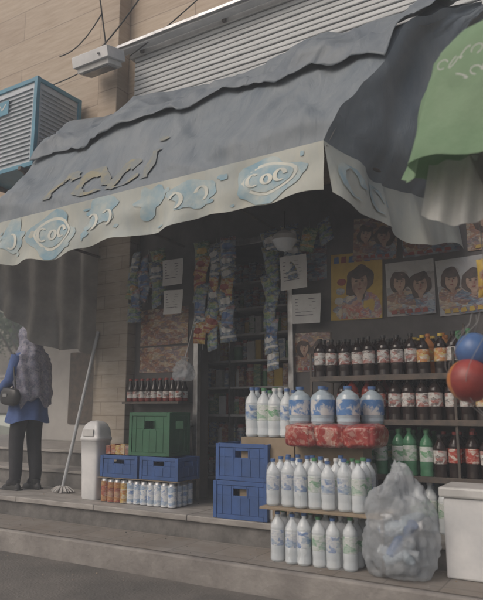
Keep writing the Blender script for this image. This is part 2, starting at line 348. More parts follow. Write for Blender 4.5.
S=[[(-3.85+.0,.12),(-3.83,.5)],arc(-3.72,.36,.1,.16,160,20),arc(-3.42,.30,.12,.2,0,330,22),arc(-3.10,.30,.12,.2,40,360,22),[(-2.84,.10),(-2.82,.5)],[(-2.83,.62),(-2.82,.68)]]
for s_ in S: 
    n=len(s_)
    if n<5:
        t=[]
        for a,b in zip(s_[:-1],s_[1:]): t+=[(a[0]+(b[0]-a[0])*i/6,a[1]+(b[1]-a[1])*i/6) for i in range(7)]
        s_=t
    vs=[]
    for i in range(len(s_)):
        a=s_[max(i-1,0)];b=s_[min(i+1,len(s_)-1)]; dx,dy=b[0]-a[0],(b[1]-a[1]); l=math.hypot(dx,dy) or 1; k=1.25+.9*ns(i*.7,s_[0][0]*5,1)
        vs.append((s_[i][0]-dy/l*.035*k,s_[i][1]+dx/l*.05*k)); vs.append((s_[i][0]+dy/l*.035*k,s_[i][1]-dx/l*.05*k))
    g.add([TLw(*p) for p in vs],[(2*i,2*i+1,2*i+3,2*i+2) for i in range(len(s_)-1)],faded,True)
g.build('faded_lettering',A)
g=MB(); g.grid(valf,160,10,val); g.grid(sidev,40,8,val); g.build('valance',A)
g=MB()
VU=lambda x,y,o=.006: valf((x-AL)/(AR-AL),min(max(y,0.01),.99),o)
def blob(cx,cy,rx,ry,mat,o,k=24,rg=.12):
    pts=[]
    for i in range(k):
        t=2*math.pi*i/k; q=1+rg*ns(cx*3+math.cos(t)*1.2,math.sin(t)*1.2,4)
        pts.append((cx+rx*q*math.cos(t),cy+ry*q*math.sin(t)))
    c=VU(cx,cy,o); vs=[c]+[VU(cx+(p[0]-cx)*f,cy+(p[1]-cy)*f,o) for f in(.5,1) for p in pts]
    fs=[(0,1+i,1+(i+1)%k) for i in range(k)]+[(1+i,1+k+i,1+k+(i+1)%k,1+(i+1)%k) for i in range(k)]
    g.add(vs,fs,mat,True)
for cx,w in((-1.78,.27),(-3.72,.24)):
    blob(cx,.48,w,.44,valblue,.0055,30,.5); blob(cx,.5,w*.80,.31,valcream,.008); blob(cx,.5,w*.70,.25,valblue,.011)
    for s_ in [arc(cx-.11,.5,.045,.13,50,310),arc(cx-.0,.48,.035,.09,0,360,14),arc(cx+.1,.5,.035,.11,0,300)]:
        g.ribbon(lambda x,y:VU(x,y,.015),s_,.03,valcream)
for cx,wd in((-2.38,.2),(-2.75,.14),(-3.2,.2),(-4.2,.18)): blob(cx,.6+.15*math.sin(cx*9),wd,.3,valblue,.0045,30,.9)
for cx in(-2.3,-2.5,-3.15,-3.3,-4.2): g.ribbon(lambda x,y:VU(x,y,.009),arc(cx,.5,.05,.16,30*cx,30*cx+230),.03,valcream)
for i in range(30):
    x=rr(AL+.05,AR-.08); blob(x,rr(.08,.85),rr(.01,.05),rr(.02,.07),valblue,.0052,10,.8)
SV=lambda s,v:sidev(s,v,.008)
for s0 in(.14,.34): g.ribbon(SV,[(s0+.07*math.cos(t/8*5.2),.5+.28*math.sin(t/8*5.2)) for t in range(9)],.045,valblue)
g.build('valance_print',A)
g=MB(); g.grid(lflap,60,22,tarpin)
def under(u,v):
    p=top(u,v); return p+Vector((0,.03,-.045-.03*abs(math.sin(u*60))*min(1,v*3)))
g.grid(under,120,20,tarpin); g.build('lining',A)
g=MB()
g.cyl((AL,3.32,2.64),(AR,3.32,2.69),.016,.016,rust)
for X in(AL+.05,-3.4,-2.4,AR-.02):
    g.cyl((X,3.33,2.66),(X,4.6,2.62),.013,.013,rust); g.cyl((X,3.92,3.42),(X,4.6,3.9),.013,.013,rust)
g.cyl((AL,3.98,3.40),(AR+.4,3.98,3.42),.015,.015,rust)
g.cyl((AR,3.32,2.68),(-.92,4.6,2.6),.014,.014,rust)
g.build('frame',A)
# ---------------------------------------------------------------- green canopy
G=empty('green_stall_canopy')
cx,cy=.27,2.78
pf=[(.02,2.86),(.35,2.845),(.62,2.82),(.78,2.77),(.88,2.68),(.93,2.56),(.96,2.42),(1.0,2.28),(1.03,2.16)]
def dome(u,v,off=0):
    t=v*(len(pf)-1);i=min(int(t),len(pf)-2);f=t-i; r=pf[i][0]+(pf[i+1][0]-pf[i][0])*f; z=pf[i][1]+(pf[i+1][1]-pf[i][1])*f
    a=math.radians(180+360*u); q=1+(.035*math.sin(a*11)+.022*math.sin(a*23+1))*v**2+.05*ns(math.cos(a)*4,math.sin(a)*4,z*4)*v
    z+= .03*math.sin(a*9)*max(0,v-.8)*5
    r+=off
    return Vector((cx+r*q*math.cos(a),cy+.32*r*q*math.sin(a)+.02*ns(a*5,z*5,2),z))
g=MB(); g.grid(dome,180,30,green); g.build('canopy_cloth',G)
g=MB()
FD=lambda x,z:Vector((x,cy-.335*math.sqrt(max(.02,1-((x-cx)/1.0)**2))-.03,z))
for k,(x,z) in enumerate([(-.52,2.56),(-.47,2.55),(-.42,2.57),(-.37,2.56),(-.31,2.58),(-.44,2.47),(-.38,2.47),(-.33,2.48),(-.27,2.48)]):
    g.ribbon(FD,[(x+.022*math.cos(t*.7+k)*1.1,z+.02*math.sin(t*.7+k*2)) for t in range(8)],.006,whitecloth)
g.build('canopy_print',G)
g=MB()
def inner(u,v):
    X=-.72+.42*u; return Vector((X+.05*(1-v)*1,cy+.06+.02*math.sin(u*24),2.24-(.24+.10*math.sin(u*3.1)-.05*u)*(v)+0))
g.grid(inner,30,8,whitecloth)
def hang(u,v):
    xl=-.50+.28*max(v,0)**1.1; X=xl+(1.1)*u; return Vector((X,cy+.02+.04*math.sin(u*38+v*2)+.05*v,2.30-.78*v-.05*math.sin(u*8)))
g.grid(hang,90,20,greytarp); g.build('hanging_cloth',G)
g=MB(); g.cyl((.75,2.8,.0),(.75,2.8,2.85),.02,.02,steel); g.cyl((-.55,2.8,2.6),(1.1,2.8,2.6),.012,.012,steel); g.cyl((.75,2.8,0),(.75,2.8,.06),.2,.18,concrete,20); g.build('pole',G)
# ---------------------------------------------------------------- bottles
def bottle(name,body,label,cap,H=.31,r=.045,neck=.014,band=(.32,.62)):
    k=H/.31; b=MB(); P=[(0,0),(r*.85,0),(r,.012*k),(r*.95,.05*k),(r,.08*k),(r,band[0]*H),(r*.96,band[0]*H+.001),(r*1.015,band[0]*H+.004),(r*1.015,band[1]*H),(r*.97,band[1]*H+.004),(r,.68*H),(r*.9,.74*H),(r*.6,.82*H),(neck,.88*H),(neck,.93*H),(neck*1.25,.93*H),(neck*1.25,.99*H),(0,.995*H)]
    mm=[body]*17
    for i in(6,7,8): mm[i]=label
    for i in(14,15,16): mm[i]=cap
    b.lathe(P,mm,n=16)
    return b.mesh(name)
bt={'dg':bottle('yogurt_green',milk,lab_g,greenp),'db':bottle('yogurt_blue',milk,lab_b,bluep),
 'dw':bottle('yogurt_white',milk,lab_g,whiteplastic),
 'co':bottle('cola_red',cola,lab_r,redpl),'cw':bottle('cola_white',cola,lab_w,black,H=.29),'cy':bottle('malt_yellow',cola,lab_o,yellow,H=.29),
 'or':bottle('orange',orliq,lab_o,orange,H=.29),'gr':bottle('lemon',grliq,pr_grn,greenp),'gw':bottle('lemon_white',grliq,lab_g,greenp),
 're':bottle('cherry',redliq,lab_r,redpl),'wa':bottle('water',water,lab_b,bluep)}
def row(name,x0,x1,y,z,seq,depth=2,dx=.096,dy=.1,sc_=1,wrap=False):
    E=empty(name,(x0,y,z)); n=int((x1-x0)/dx)
    for j in range(depth):
        for i in range(n):
            k=seq(i/n) if callable(seq) else seq[i%len(seq)]
            if R()<.05 and j==0 and not wrap: continue
            o=inst(bt[k],'bottle',(i*dx+rr(-.009,.009),j*dy+rr(-.014,.014),0),E,rr(0,6.28),rr(.94,1.03)*sc_); o.rotation_euler[0]=rr(-.02,.02); o.rotation_euler[1]=rr(-.03,.03)
            if wrap: o.rotation_euler[0]=0
    if wrap:
        i=0
        while i<n:
            m=min(wrap,n-i); cx_=(i+(m-1)/2)*dx; hx=m*dx/2+.004; W=MB(); sd=R()*20
            def wf(u,v,cx_=cx_,hx=hx,sd=sd):
                a=2*math.pi*u; sq=.35; top_=max(0,v-.75)/.25
                z=.006+.285*v-.02*top_**2; k=1-.16*top_**1.5-.02*math.sin(v*math.pi)
                p=Vector((cx_+hx*k*sp_(math.cos(a),sq),dy*(depth-1)/2+(dy*depth/2+.004)*k*sp_(math.sin(a),sq),z))
                w=.008*ns(p.x*30+sd,p.y*30,p.z*14)
                return p+Vector((w,-w,0))
            W.grid(wf,56,16,film); W.build('shrink_wrap',E); i+=m
    return E
g=MB()
for z in(.655,1.015,1.315):
    g.box(-1.90,1.4,4.16,4.58,z-.012,z+.006,steel); g.box(-1.90,1.4,4.148,4.158,z-.02,z+.018,rust)
for X in(-1.91,-.9,.2,1.4):
    for Y in(4.17,4.56): g.box(X-.008,X+.008,Y-.008,Y+.008,PZ,1.5 if Y<4.3 else 1.7,rust)
g.build('display_rack',bevel=.002)
pick=lambda *a:random.choice(a)
row('soft_drink_bottles',-1.86,1.3,4.22,1.322,lambda t:'cw' if t<.16 else pick('cw','cy') if t<.24 else pick('cy','or') if t<.30 else pick('gr','gw','cw') if t<.42 else pick('co','or'),3)
row('soft_drink_bottles',-1.70,1.3,4.22,1.022,lambda t:pick('re','co') if t<.10 else 'cw' if t<.2 else pick('co','cw') if t<.3 else pick('cw','cy'),3)
row('soft_drink_bottles',-1.60,1.3,4.22,.662,lambda t:pick('gr','gw') if t<.17 else pick('re','co','cw') if t<.4 else pick('re','cy'),3)
row('soft_drink_bottles',-1.2,1.3,4.22,PZ,lambda t:pick('wa','dw'),3)
row('yogurt_drink_bottles',-1.93,-1.34,3.66,.161,lambda t:pick('dg','db','dw','dg'),3,wrap=3)
row('yogurt_drink_bottles',-1.97,-1.25,3.68,.492,lambda t:'db' if t<.3 else pick('dg','dg','dw','db'),3,wrap=3)
g=MB(); g.box(-2.03,-1.22,3.60,3.94,.474,.489,card)
for X in(-2.02,-1.24): g.box(X,X+.02,3.9,3.93,.161,.473,rust)
g.box(-1.24,-1.22,3.61,3.63,.161,.473,rust)
g.build('display_board',bevel=.002)
g=MB()
g.box(-2.42,-1.97,4.0,4.42,PZ,.60,card); g.box(-2.41,-1.98,4.01,4.41,.603,.90,card); g.box(-1.95,-1.45,4.0,4.15,PZ,.62,card); g.box(-1.95,-1.46,3.97,4.14,.622,.865,card)
g.box(-2.2,-2.15,3.998,3.9995,.34,.59,whiteplastic)
g.build('cardboard_cartons',bevel=.006)
row('yogurt_drink_bottles',-2.34,-1.95,4.06,.904,['db','dg','dw','db'],3,sc_=1.15)
g=MB()
for k in range(3):
    c=Vector((-1.84+.21*k,3.93+.02*(k%2),.93)); 
    def pk(u,v,c=c):
        a=2*math.pi*u; b=math.pi*(v-.5); ex=.4
        f=lambda t:sp_(t,ex)
        p=Vector((.110*f(math.cos(a))*f(math.cos(b)),.15*f(math.sin(a))*f(math.cos(b)),.072*f(math.sin(b))))
        return c+p*(1+.12*ns(p.x*16+c.x*9,p.y*16,p.z*20)+.05*abs(math.sin(p.x*60+c.x)))
    g.grid(pk,72,30,redfilm)
g.build('red_shrink_packs')
jug=MB(); jr=.078
jug.lathe([(0,0),(jr*.9,0),(jr,.02),(jr*.97,.04),(jr,.06),(jr*1.02,.062),(jr*1.02,.165),(jr,.167),(jr*.85,.195),(jr*.4,.22),(.022,.225),(.022,.235),(.028,.235),(.028,.255),(0,.256)],[water,water,water,water,water,lblue,water,water,water,water,water,bluep,bluep,bluep],n=22)
jm=jug.mesh('jug'); E=empty('water_jugs',(-1.9,3.95,1.0))
for i in range(3): inst(jm,'jug',(i*.175,rr(-.02,.02),.0),E,R()*6)
for i in range(3): inst(jm,'jug',(.1+i*.175,.2,.0),E,R()*6)
def bag(name,c,rx,ry,rz,seed,mat=bagm,knot=True):
    g=MB()
    def f(u,v):
        a=2*math.pi*u;b=math.pi*(v-.5); p=Vector((math.cos(a)*math.cos(b),math.sin(a)*math.cos(b),math.sin(b)))
        q=1+.26*ns(p.x*1.6+seed,p.y*1.6,p.z*1.6)+.12*ns(p.x*4+seed,p.y*4,p.z*4)+.12*abs(ns(p.x*8,p.y*8+seed,p.z*8))
        if v>.86 and knot: q*=1+.25*(v-.86)/.14
        z=p.z*q
        if z<-.8: z=-.8+(z+.8)*.1
        return Vector((c[0]+p.x*q*rx,c[1]+p.y*q*ry,c[2]+z*rz))
    g.grid(f,72,48,mat)
    if knot: g.cyl((c[0],c[1],c[2]+rz*1.0),(c[0]+.01,c[1],c[2]+rz*1.3),.012,.045,mat,10,False)
    return g
g=bag('b',(-1.15,3.68,.40),.21,.16,.29,3.3); 
for i in range(16):
    p=Vector((-1.15+rr(-.11,.11),3.69+rr(-.06,.06),.25+rr(0,.24))); d=Vector((rr(-1,1),rr(-.4,.4),rr(-.6,.6))).normalized()*.07
    m_=pick(milk,water,whiteplastic,bluep,wl); g.cyl(p-d,p+d*.5,.03,.03,m_,10); g.cyl(p+d*.5,p+d,.028,.012,m_,10)
g.build('plastic_bag')
g=bag('b',(-3.22,4.38,1.42),.10,.07,.10,9.1); g.tube([(-3.22,4.38,1.5),(-3.21,4.42,1.62),(-3.24,4.58,1.95)],.004,whiteplastic); g.build('plastic_bag')
g=MB(); g.box(-.92,-.58,3.78,4.05,.161,.60,whiteplastic); g.box(-.94,-.56,3.76,4.07,.602,.66,white); g.build('styrofoam_box',bevel=.012)
# ---------------------------------------------------------------- crates
def crate(mat,w,d,h):
    b=MB(); t=.012
    b.box(-w/2+t,w/2-t,-d/2+t,d/2-t,0,.012,mat)
    for sx in(-1,1):
        for sy in(-1,1): b.box(sx*w/2-(.03 if sx>0 else 0),sx*w/2+(.03 if sx<0 else 0),sy*d/2-(.03 if sy>0 else 0),sy*d/2+(.03 if sy<0 else 0),.002,h-.002,mat)
    def wall(L_,T):
        b.box(-L_/2+.031,L_/2-.031,.002,.016,h-.03,h,mat,T); b.box(-L_/2+.031,L_/2-.031,.002,.016,.0,.03,mat,T)
        hz0,hz1=h*.62,h*.80; hw=.055
        b.box(-L_/2+.031,L_/2-.031,.008,.013,.031,hz0,mat,T)
        b.box(-L_/2+.031,-hw,.008,.013,hz0+.0005,h-.031,mat,T); b.box(hw,L_/2-.031,.008,.013,hz0+.0005,h-.031,mat,T)
        b.box(-hw+.0005,hw-.0005,.008,.013,hz1,h-.031,mat,T)
        b.box(-hw-.012,-hw-.001,.004,.0075,hz0-.01,hz1+.01,mat,T); b.box(hw+.001,hw+.012,.004,.0075,hz0-.01,hz1+.01,mat,T)
        n=max(2,int(L_/.07))
        for i in range(1,n):
            X=-L_/2+L_*i/n
            b.box(X-.004,X+.004,.004,.0079,.031,h-.031 if abs(X)>hw+.02 else hz0-.012,mat,T)
    for k,(L_,D_) in enumerate(((w,d),(d,w),(w,d),(d,w))):
        T=Matrix.Rotation(math.pi/2*k,4,'Z')@Matrix.Translation((0,-D_/2,0)); wall(L_,T)
    return b.mesh('crate')
def placecrate(me,loc,rz=0):
    o=inst(me,'plastic_crate',loc,None,rz); md=o.modifiers.new('b','BEVEL'); md.width=.003; md.segments=1; return o
bc=crate(bluecr,.45,.34,.265); bc2=crate(bluecr,.41,.30,.185); gc2=crate(greencr,.43,.30,.36)
placecrate(bc,(-2.40,4.13,PZ+.001),.02); placecrate(bc,(-2.385,4.14,PZ+.268),-.03)
placecrate(bc2,(-3.72,4.29,.525),.02); placecrate(bc2,(-3.29,4.30,.525),-.02)
placecrate(gc2,(-3.42,4.32,.713),.02)
def can_(m):
    c=MB(); c.lathe([(0,0),(.03,0),(.033,.006),(.033,.15),(.028,.165),(.028,.172),(0,.172)],[steel,steel,m,steel,steel,steel],n=14); return c.mesh('can')
cr_,cw_,cy_=can_(pr_red),can_(lab_b),can_(pr_yel)
E=empty('canned_drinks',(-3.86,4.15,PZ))
for i in range(11):
    for j in range(4): inst(cr_ if i<3 else cy_ if i<4 else cw_,'can',(i*.072,j*.072,.001),E,R()*6,rr(1.1,1.16))
g=MB(); g.box(-3.93,-3.08,4.12,4.45,.5205,.5235,card); g.build('cardboard_sheet')
g=MB()
for i in range(5): g.box(-3.92+i*.055,-3.87+i*.055,4.2,4.3,.713,.79+.01*(i%2),pick(pr_red,pr_warm,pr_yel))
g.build('snack_boxes',bevel=.003)
# ---------------------------------------------------------------- snack bags
def chip(mat,mat2,w=.15,h=.2,t=.035):
    b=MB(); sd=R()*9
    def f(sg):
        def q(u,v):
            x=(u-.5)*w; z=(v-.5)*h; e=(max(0,1-abs(2*u-1)**2.5))**.6*(max(0,1-abs(2*v-1)**3))**.6
            return Vector((x*(1-.06*math.sin(v*math.pi)),sg*(t*e+.004*math.sin(u*30)*(abs(2*v-1)**4)+.012*e*ns(u*5+sd,v*5,sg)),z))
        return q
    mf=lambda u,v: mat2 if ((u-.5)/.36)**2+((v-.55)/.15)**2<1 or .2<v<.27 else mat
    b.grid(f(-1),18,22,mat,matfn=mf); b.grid(f(1),8,8,mat); return b.mesh('bag')
chips=[chip(pr_yel,redpl),chip(pr_grn,yellow),chip(pr_blu,wl),chip(pr_red,yellow),chip(pr_blu,pr_grn),chip(pr_grn,pr_yel),chip(yellow,pr_red),chip(pr_cool,bluep)]
def strip(name,x,y,z0,z1,cols=1,dz=.15,ch=chips):
    E=empty(name,(x,y,z1)); s_=MB()
    for c in range(cols):
        s_.cyl((c*.14,.02,.12),(c*.14,.02,z0-z1),.003,.003,steel,6)
        z=-.05*(c%2)
        while z>z0-z1+rr(-.1,.2): 
            o=inst(random.choice(ch),'bag',(c*.14+rr(-.02,.02),rr(-.03,.01),z),E,rr(-.5,.5)); o.rotation_euler[1]=rr(-.3,.3); o.rotation_euler[0]=rr(-.2,.1); z-=dz*rr(.7,1.05)
    s_.build('hanger',E)
strip('hanging_snack_bags',-3.12,4.5,1.62,2.5,3,.14,[chips[i] for i in(1,2,4,5,7,0)])
strip('hanging_snack_bags',-2.42,4.52,1.5,2.5,1,.14,[chips[i] for i in(2,7,4)])
strip('hanging_snack_bags',-3.9,4.5,2.1,2.5,3,.14,[chips[i] for i in(2,7,4,5)])
strip('hanging_snack_bags',-2.2,4.5,2.3,2.52,3,.15,[chips[i] for i in(2,7,4,5)])
# ---------------------------------------------------------------- posters
def poster(name,x0,x1,z0,z1,bg,kind=0,y=4.632,tilt=0):
    b=MB(); w=x1-x0;h=z1-z0
    def P(d): return lambda u,v:Vector(((u-.5)*w,-d+.006*math.sin(u*5+v*4),(v-.5)*h))
    b.grid(P(.003),6,8,bg)
    def ell(cx_,cz_,rx,rz,mat,d,k=24,sd=0,rg=.08,rot=0):
        pts=[]
        for i in range(k):
            t=2*math.pi*i/k; q=1+rg*2*ns(math.cos(t)*1.5+cx_*7,math.sin(t)*1.5+cz_*7,sd+x0*5); ex,ez=rx*q*math.cos(t),rz*q*math.sin(t)
            pts.append(P(d)(min(.99,max(.01,cx_+ex*math.cos(rot)-ez*math.sin(rot))),min(.99,max(.01,cz_+ex*math.sin(rot)+ez*math.cos(rot)))))
        b.add([P(d)(cx_,cz_)]+pts,[(0,1+i,1+(i+1)%k) for i in range(k)],mat)
    def person(a,c,s_,cloth,hr,rot=0):
        asp=w/h
        ell(a,c-s_*2.0,s_*1.9/asp**.5,s_*1.3,cloth,.0055,rg=.15); ell(a,c+.02*s_,s_*1.2,s_*1.25*asp**.3,hr,.007,sd=2,rg=.2,rot=rot)
        ell(a+.02,c-s_*.9,s_*.3,s_*.5,skinp,.008); ell(a+.015,c-.08*s_,s_*.72,s_*.95,skinp,.009,sd=4,rot=rot)
        ell(a+.015,c+s_*.62,s_*.75,s_*.35,hr,.0105,rg=.25,rot=rot)
        for e in(-.28,.28): ell(a+.015+e*s_,c+.08*s_,s_*.13,s_*.07,hr,.0115,10); ell(a+.015+e*s_,c+.25*s_,s_*.17,s_*.035,hr,.0115,10)
        ell(a+.015,c-.5*s_,s_*.2,s_*.07,lipm,.0115,10); ell(a+.03,c-.15*s_,s_*.06,s_*.16,lipm,.0108,8)
    if kind==1:
        person(.56,.55,.21,pr_child,hairm,.1)
        for k in range(4): ell(.13+.03*k,.15+.14*k,.09,.05,pick(bluep,redpl,pr_cool,white),.007,14)
        for k in range(5): b.add([P(.0065)(*p) for p in[(.06+k*.15,.86),(.17+k*.15,.86),(.16+k*.15,.96),(.07+k*.15,.95)]],[(0,1,2,3)],redpl if k%2 else bluep)
    if kind==2:
        person(.28,.62,.17,pr_warm,hairm,-.15); person(.70,.55,.19,pr_cool,hairm,.12)
        for k in range(5): b.add([P(.012)(*p) for p in[(.1+k*.16,.04),(.22+k*.16,.04),(.2+k*.16,.12),(.11+k*.16,.11)]],[(0,1,2,3)],yellow if x0>-1.2 else redpl)
    if kind==3:
        for i in range(6): b.add([P(.005)(*p) for p in[(.12,.84-i*.11),(.88-.3*R(),.84-i*.11),(.85-.2*R(),.815-i*.11),(.12,.815-i*.11)]],[(0,1,2,3)],ink)
    o=b.build(name,loc=((x0+x1)/2,y,(z0+z1)/2)); o.rotation_euler[1]=tilt; return o
poster('advertising_poster',-1.93,-1.50,1.80,2.34,yellow,1,tilt=.03)
poster('advertising_poster',-1.47,-1.10,1.80,2.22,pr_face,2)
poster('advertising_poster',-1.08,-.72,1.78,2.20,pr_face,2,tilt=-.04)
poster('advertising_poster',-.70,-.25,1.74,2.2,yellow,1)
poster('advertising_poster',-1.72,-1.36,2.26,2.60,pr_warm,2,y=4.615,tilt=.08)
poster('advertising_poster',-1.33,-.9,2.25,2.58,pr_cool,2)
poster('advertising_poster',-.85,-.3,2.24,2.58,pr_warm,2)
poster('advertising_poster',-2.26,-1.96,2.15,2.5,pr_cool,0)
poster('advertising_poster',-2.27,-1.95,1.4,1.72,pr_warm,2)
poster('advertising_poster',-3.93,-3.36,1.44,1.68,pr_warm,0); poster('advertising_poster',-3.93,-3.36,1.70,2.05,pr_warm,0,tilt=-.01)
poster('paper_notice',-3.52,-3.29,2.22,2.46,paper,3,y=4.44); poster('paper_notice',-3.50,-3.29,1.95,2.17,paper,3,y=4.44,tilt=.04)
poster('paper_notice',-2.30,-2.06,2.06,2.34,paper,3,y=4.45,tilt=-.03); poster('paper_notice',-2.22,-1.97,1.78,2.02,paper,3,y=4.5,tilt=.03)
g=MB(); g.box(-3.95,-3.3,4.42,4.635,1.15,1.168,rust)
for i in range(9):
    for j in range(2):
        g.lathe([(0,0),(.028,0),(.032,.008),(.032,.03),(.033,.03),(.033,.09),(.032,.09),(.032,.11),(.02,.15),(.014,.19),(.018,.19),(.018,.21),(0,.212)],[redliq,redliq,redliq,lab_w,lab_w,lab_w,cola,cola,cola,redpl,redpl,redpl],c=(-3.9+i*.07,4.48+.08*j,1.17))
g.build('sauce_jar_shelf')
g=MB()
def goods(g,x0,x1,y,z,hmax):
    x=x0
    while x<x1:
        k=R(); w=rr(.05,.1); h=hmax*rr(.75,1.0); m=random.choice([pr_warm,pr_cool,pr_yel,pr_grn,pr_red,pr_blu,wl,lab_g,lab_b,yellow,redpl,whiteplastic,greenp])
        if k<.45:
            for j in range(2): g.lathe([(0,0),(w*.45,0),(w*.48,.01),(w*.48,h*.7),(w*.3,h*.82),(w*.3,h*.85),(w*.36,h*.85),(w*.36,h),(0,h)],[m,m,m,wl,wl,redpl,redpl,redpl],c=(x+w/2,y+.05+j*.1,z),n=10)
        else: g.box(x+.003,x+w-.003,y+rr(0,.02),y+.2,z,z+h,m)
        x+=w+.004
for z in(.45,.75,1.05,1.32,1.58,1.84,2.1,2.36):
    g.box(-4.15,-2.4,5.25,5.55,z-.02,z,white); goods(g,-4.12,-2.45,5.3,z+.001,.22)
    g.box(-2.3,.5,5.9,6.2,z-.02,z,white); goods(g,-2.25,.4,5.95,z+.001,.22)
for X in(-4.17,-3.3,-2.39,-2.33): g.box(X,X+.018,5.24,5.56,PZ,2.6,steel)
g.build('grocery_shelf')
g=MB(); g.lathe([(.015,.12),(.03,.10),(.09,.06),(.1,.02),(.06,-.05),(.0,-.07)],[steel,white,white,milk,milk],c=(-2.13,4.2,2.38)); g.cyl((-2.13,4.2,2.5),(-2.13,4.2,2.64),.005,.005,cable); g.build('hanging_lamp')
# ---------------------------------------------------------------- bin and mop
g=MB()
def rrect(u,z,w,d,e=.35):
    a=2*math.pi*u; return Vector((w/2*sp_(math.cos(a),e),d/2*sp_(math.sin(a),e),z))
ST=[(0,.17,.15),(.02,.18,.16),(.25,.195,.175),(.50,.215,.195),(.505,.23,.21),(.53,.23,.21),(.535,.22,.20),(.60,.205,.185),(.645,.16,.15),(.672,.09,.09),(.68,.0,.0)]
def bf(u,v):
    t=v*(len(ST)-1);i=min(int(t),len(ST)-2);f=t-i; s_=[ST[i][k]+(ST[i+1][k]-ST[i][k])*f for k in range(3)]; return rrect(u,s_[0],s_[1],s_[2])
g.grid(bf,48,20,whiteplastic); g.box(-.06,.06,-.108,-.098,.545,.60,white); g.build('waste_bin',loc=(-4.06,4.22,PZ+.002))
g=MB()
pole0=Vector((-4.60,4.36,PZ+.05)); pole1=Vector((-4.36,4.5,1.86)); g.cyl(pole0,pole1,.017,.017,M('grey_handle',(.5,.53,.55),(.38,.4,.42),rough=.4),10)
for i in range(90):
    a=R()*6.28; q=pole0+Vector((math.cos(a)*rr(.03,.15),math.sin(a)*rr(.02,.08),-.045+rr(0,.02))); mpt=(pole0+q)/2+Vector((0,0,.02)); g.tube([pole0,mpt,q],.007,plaster,5)
g.build('mop')
# ---------------------------------------------------------------- balls and yellow bag
def sph(c,r,u,v):
    return Vector(c)+Vector((math.cos(2*math.pi*u)*math.sin(math.pi*v),math.sin(2*math.pi*u)*math.sin(math.pi*v),math.cos(math.pi*v)))*r
def ball(g,c,r,m1,m2):
    g.grid(lambda u,v:sph(c,r,u,v),32,20,m1,matfn=lambda u,v:m1 if int(u*8)%4 or v<.12 else m2)
netm=M('net',(.35,.35,.35),rough=.6)
g=MB()
ball(g,(-.56,3.05,1.37),.085,bluep,bluep); ball(g,(-.58,3.0,1.23),.10,redpl,orange); ball(g,(-.40,3.05,1.2),.10,orange,redpl); ball(g,(-.37,3.05,1.38),.1,redpl,wl)
for i in range(10):
    a=2*math.pi*i/10; 
    g.tube([Vector((-.48+math.cos(a+t*.12)*.21*abs(math.sin(math.pi*min(.92,max(.03,t/10))))**.7,3.02+math.sin(a+t*.12)*.15*abs(math.sin(math.pi*min(.92,t/10+.02)))**.7,1.06+.048*t)) for t in range(11)],.0015,netm,4)
g.tube([(-.48,3.02,1.54),(-.48,2.95,2.0),(-.45,2.85,2.5)],.003,netm,5); g.build('toy_balls_in_net')
E=empty('hanging_snack_bags',(-.45,3.3,1.78))
for i in range(3): o=inst(chips[6],'bag',(i*.13-.05,rr(-.02,.02),rr(-.02,.02)),E,rr(-.3,.3),1.0)
# ---------------------------------------------------------------- woman
W0=Vector((-5.11,4.33,PZ))
def WL(f,l,z): return Vector((-f,-l,z))
blackc=M('black_trousers',(.022,.022,.027),(.035,.035,.04),scale=8,rough=.8)
coat=M('blue_coat',(.07,.13,.33),(.05,.09,.24),scale=7,rough=.75,bump=.2)
scarfm=printm('patterned_scarf',[(.16,.17,.24),(.28,.28,.34),(.12,.13,.18),(.22,.2,.27),(.32,.31,.35)],40,rough=.8,metric='EUCLIDEAN',st=(1,1,1))
shoe=M('shoe',(.02,.02,.02),rough=.4)
def skin(name,pts,edges,rad,parent,matfn,mats,sub=2,root=0):
    me=bpy.data.meshes.new(name); me.from_pydata(pts,edges,[]); o=bpy.data.objects.new(name,me); sc.collection.objects.link(o)
    md=o.modifiers.new('skin','SKIN')
    for i,r in enumerate(rad):
        s_=me.skin_vertices[0].data[i]; s_.radius=(r,r); s_.use_root=(i==root)
    o.modifiers.new('sub','SUBSURF').levels=sub
    dg=bpy.context.evaluated_depsgraph_get(); dg.update(); ne=bpy.data.meshes.new_from_object(o.evaluated_get(dg))
    bpy.data.objects.remove(o); ne.materials.clear()
    for m in mats: ne.materials.append(m)
    for p in ne.polygons: p.use_smooth=True; p.material_index=matfn(p.center)
    n=bpy.data.objects.new(name,ne); sc.collection.objects.link(n); n.parent=parent; return n
Wm=empty('woman',W0)
J=[(0,0,.86),(0,0,1.0),(.01,0,1.17),(0,0,1.30),(.01,0,1.39),(.02,0,1.45),
 (0,.085,.83),(.05,.085,.46),(.03,.08,.09),(.14,.085,.045),
 (0,-.085,.83),(-.01,-.085,.47),(-.07,-.085,.10),(.04,-.09,.045),
 (0,.165,1.29),(.03,.215,1.06),(.24,.20,.93),
 (0,-.165,1.29),(.05,-.215,1.05),(.2,-.19,.90)]
Ed=[(0,1),(1,2),(2,3),(3,4),(4,5),(0,6),(6,7),(7,8),(8,9),(0,10),(10,11),(11,12),(12,13),(3,14),(14,15),(15,16),(3,17),(17,18),(18,19)]
Rd=[.13,.115,.12,.09,.048,.05,.10,.076,.064,.036,.10,.076,.064,.036,.06,.047,.026,.06,.047,.026]
def bm_(c):
    if c.z<.06: return 3
    if c.z<.9 and abs(c.x)<.19 : return 0
    if c.z>1.38: return 2
    return 1
skin('body',[WL(*p) for p in J],Ed,Rd,Wm,bm_,[blackc,coat,skinc,shoe])
g=MB()
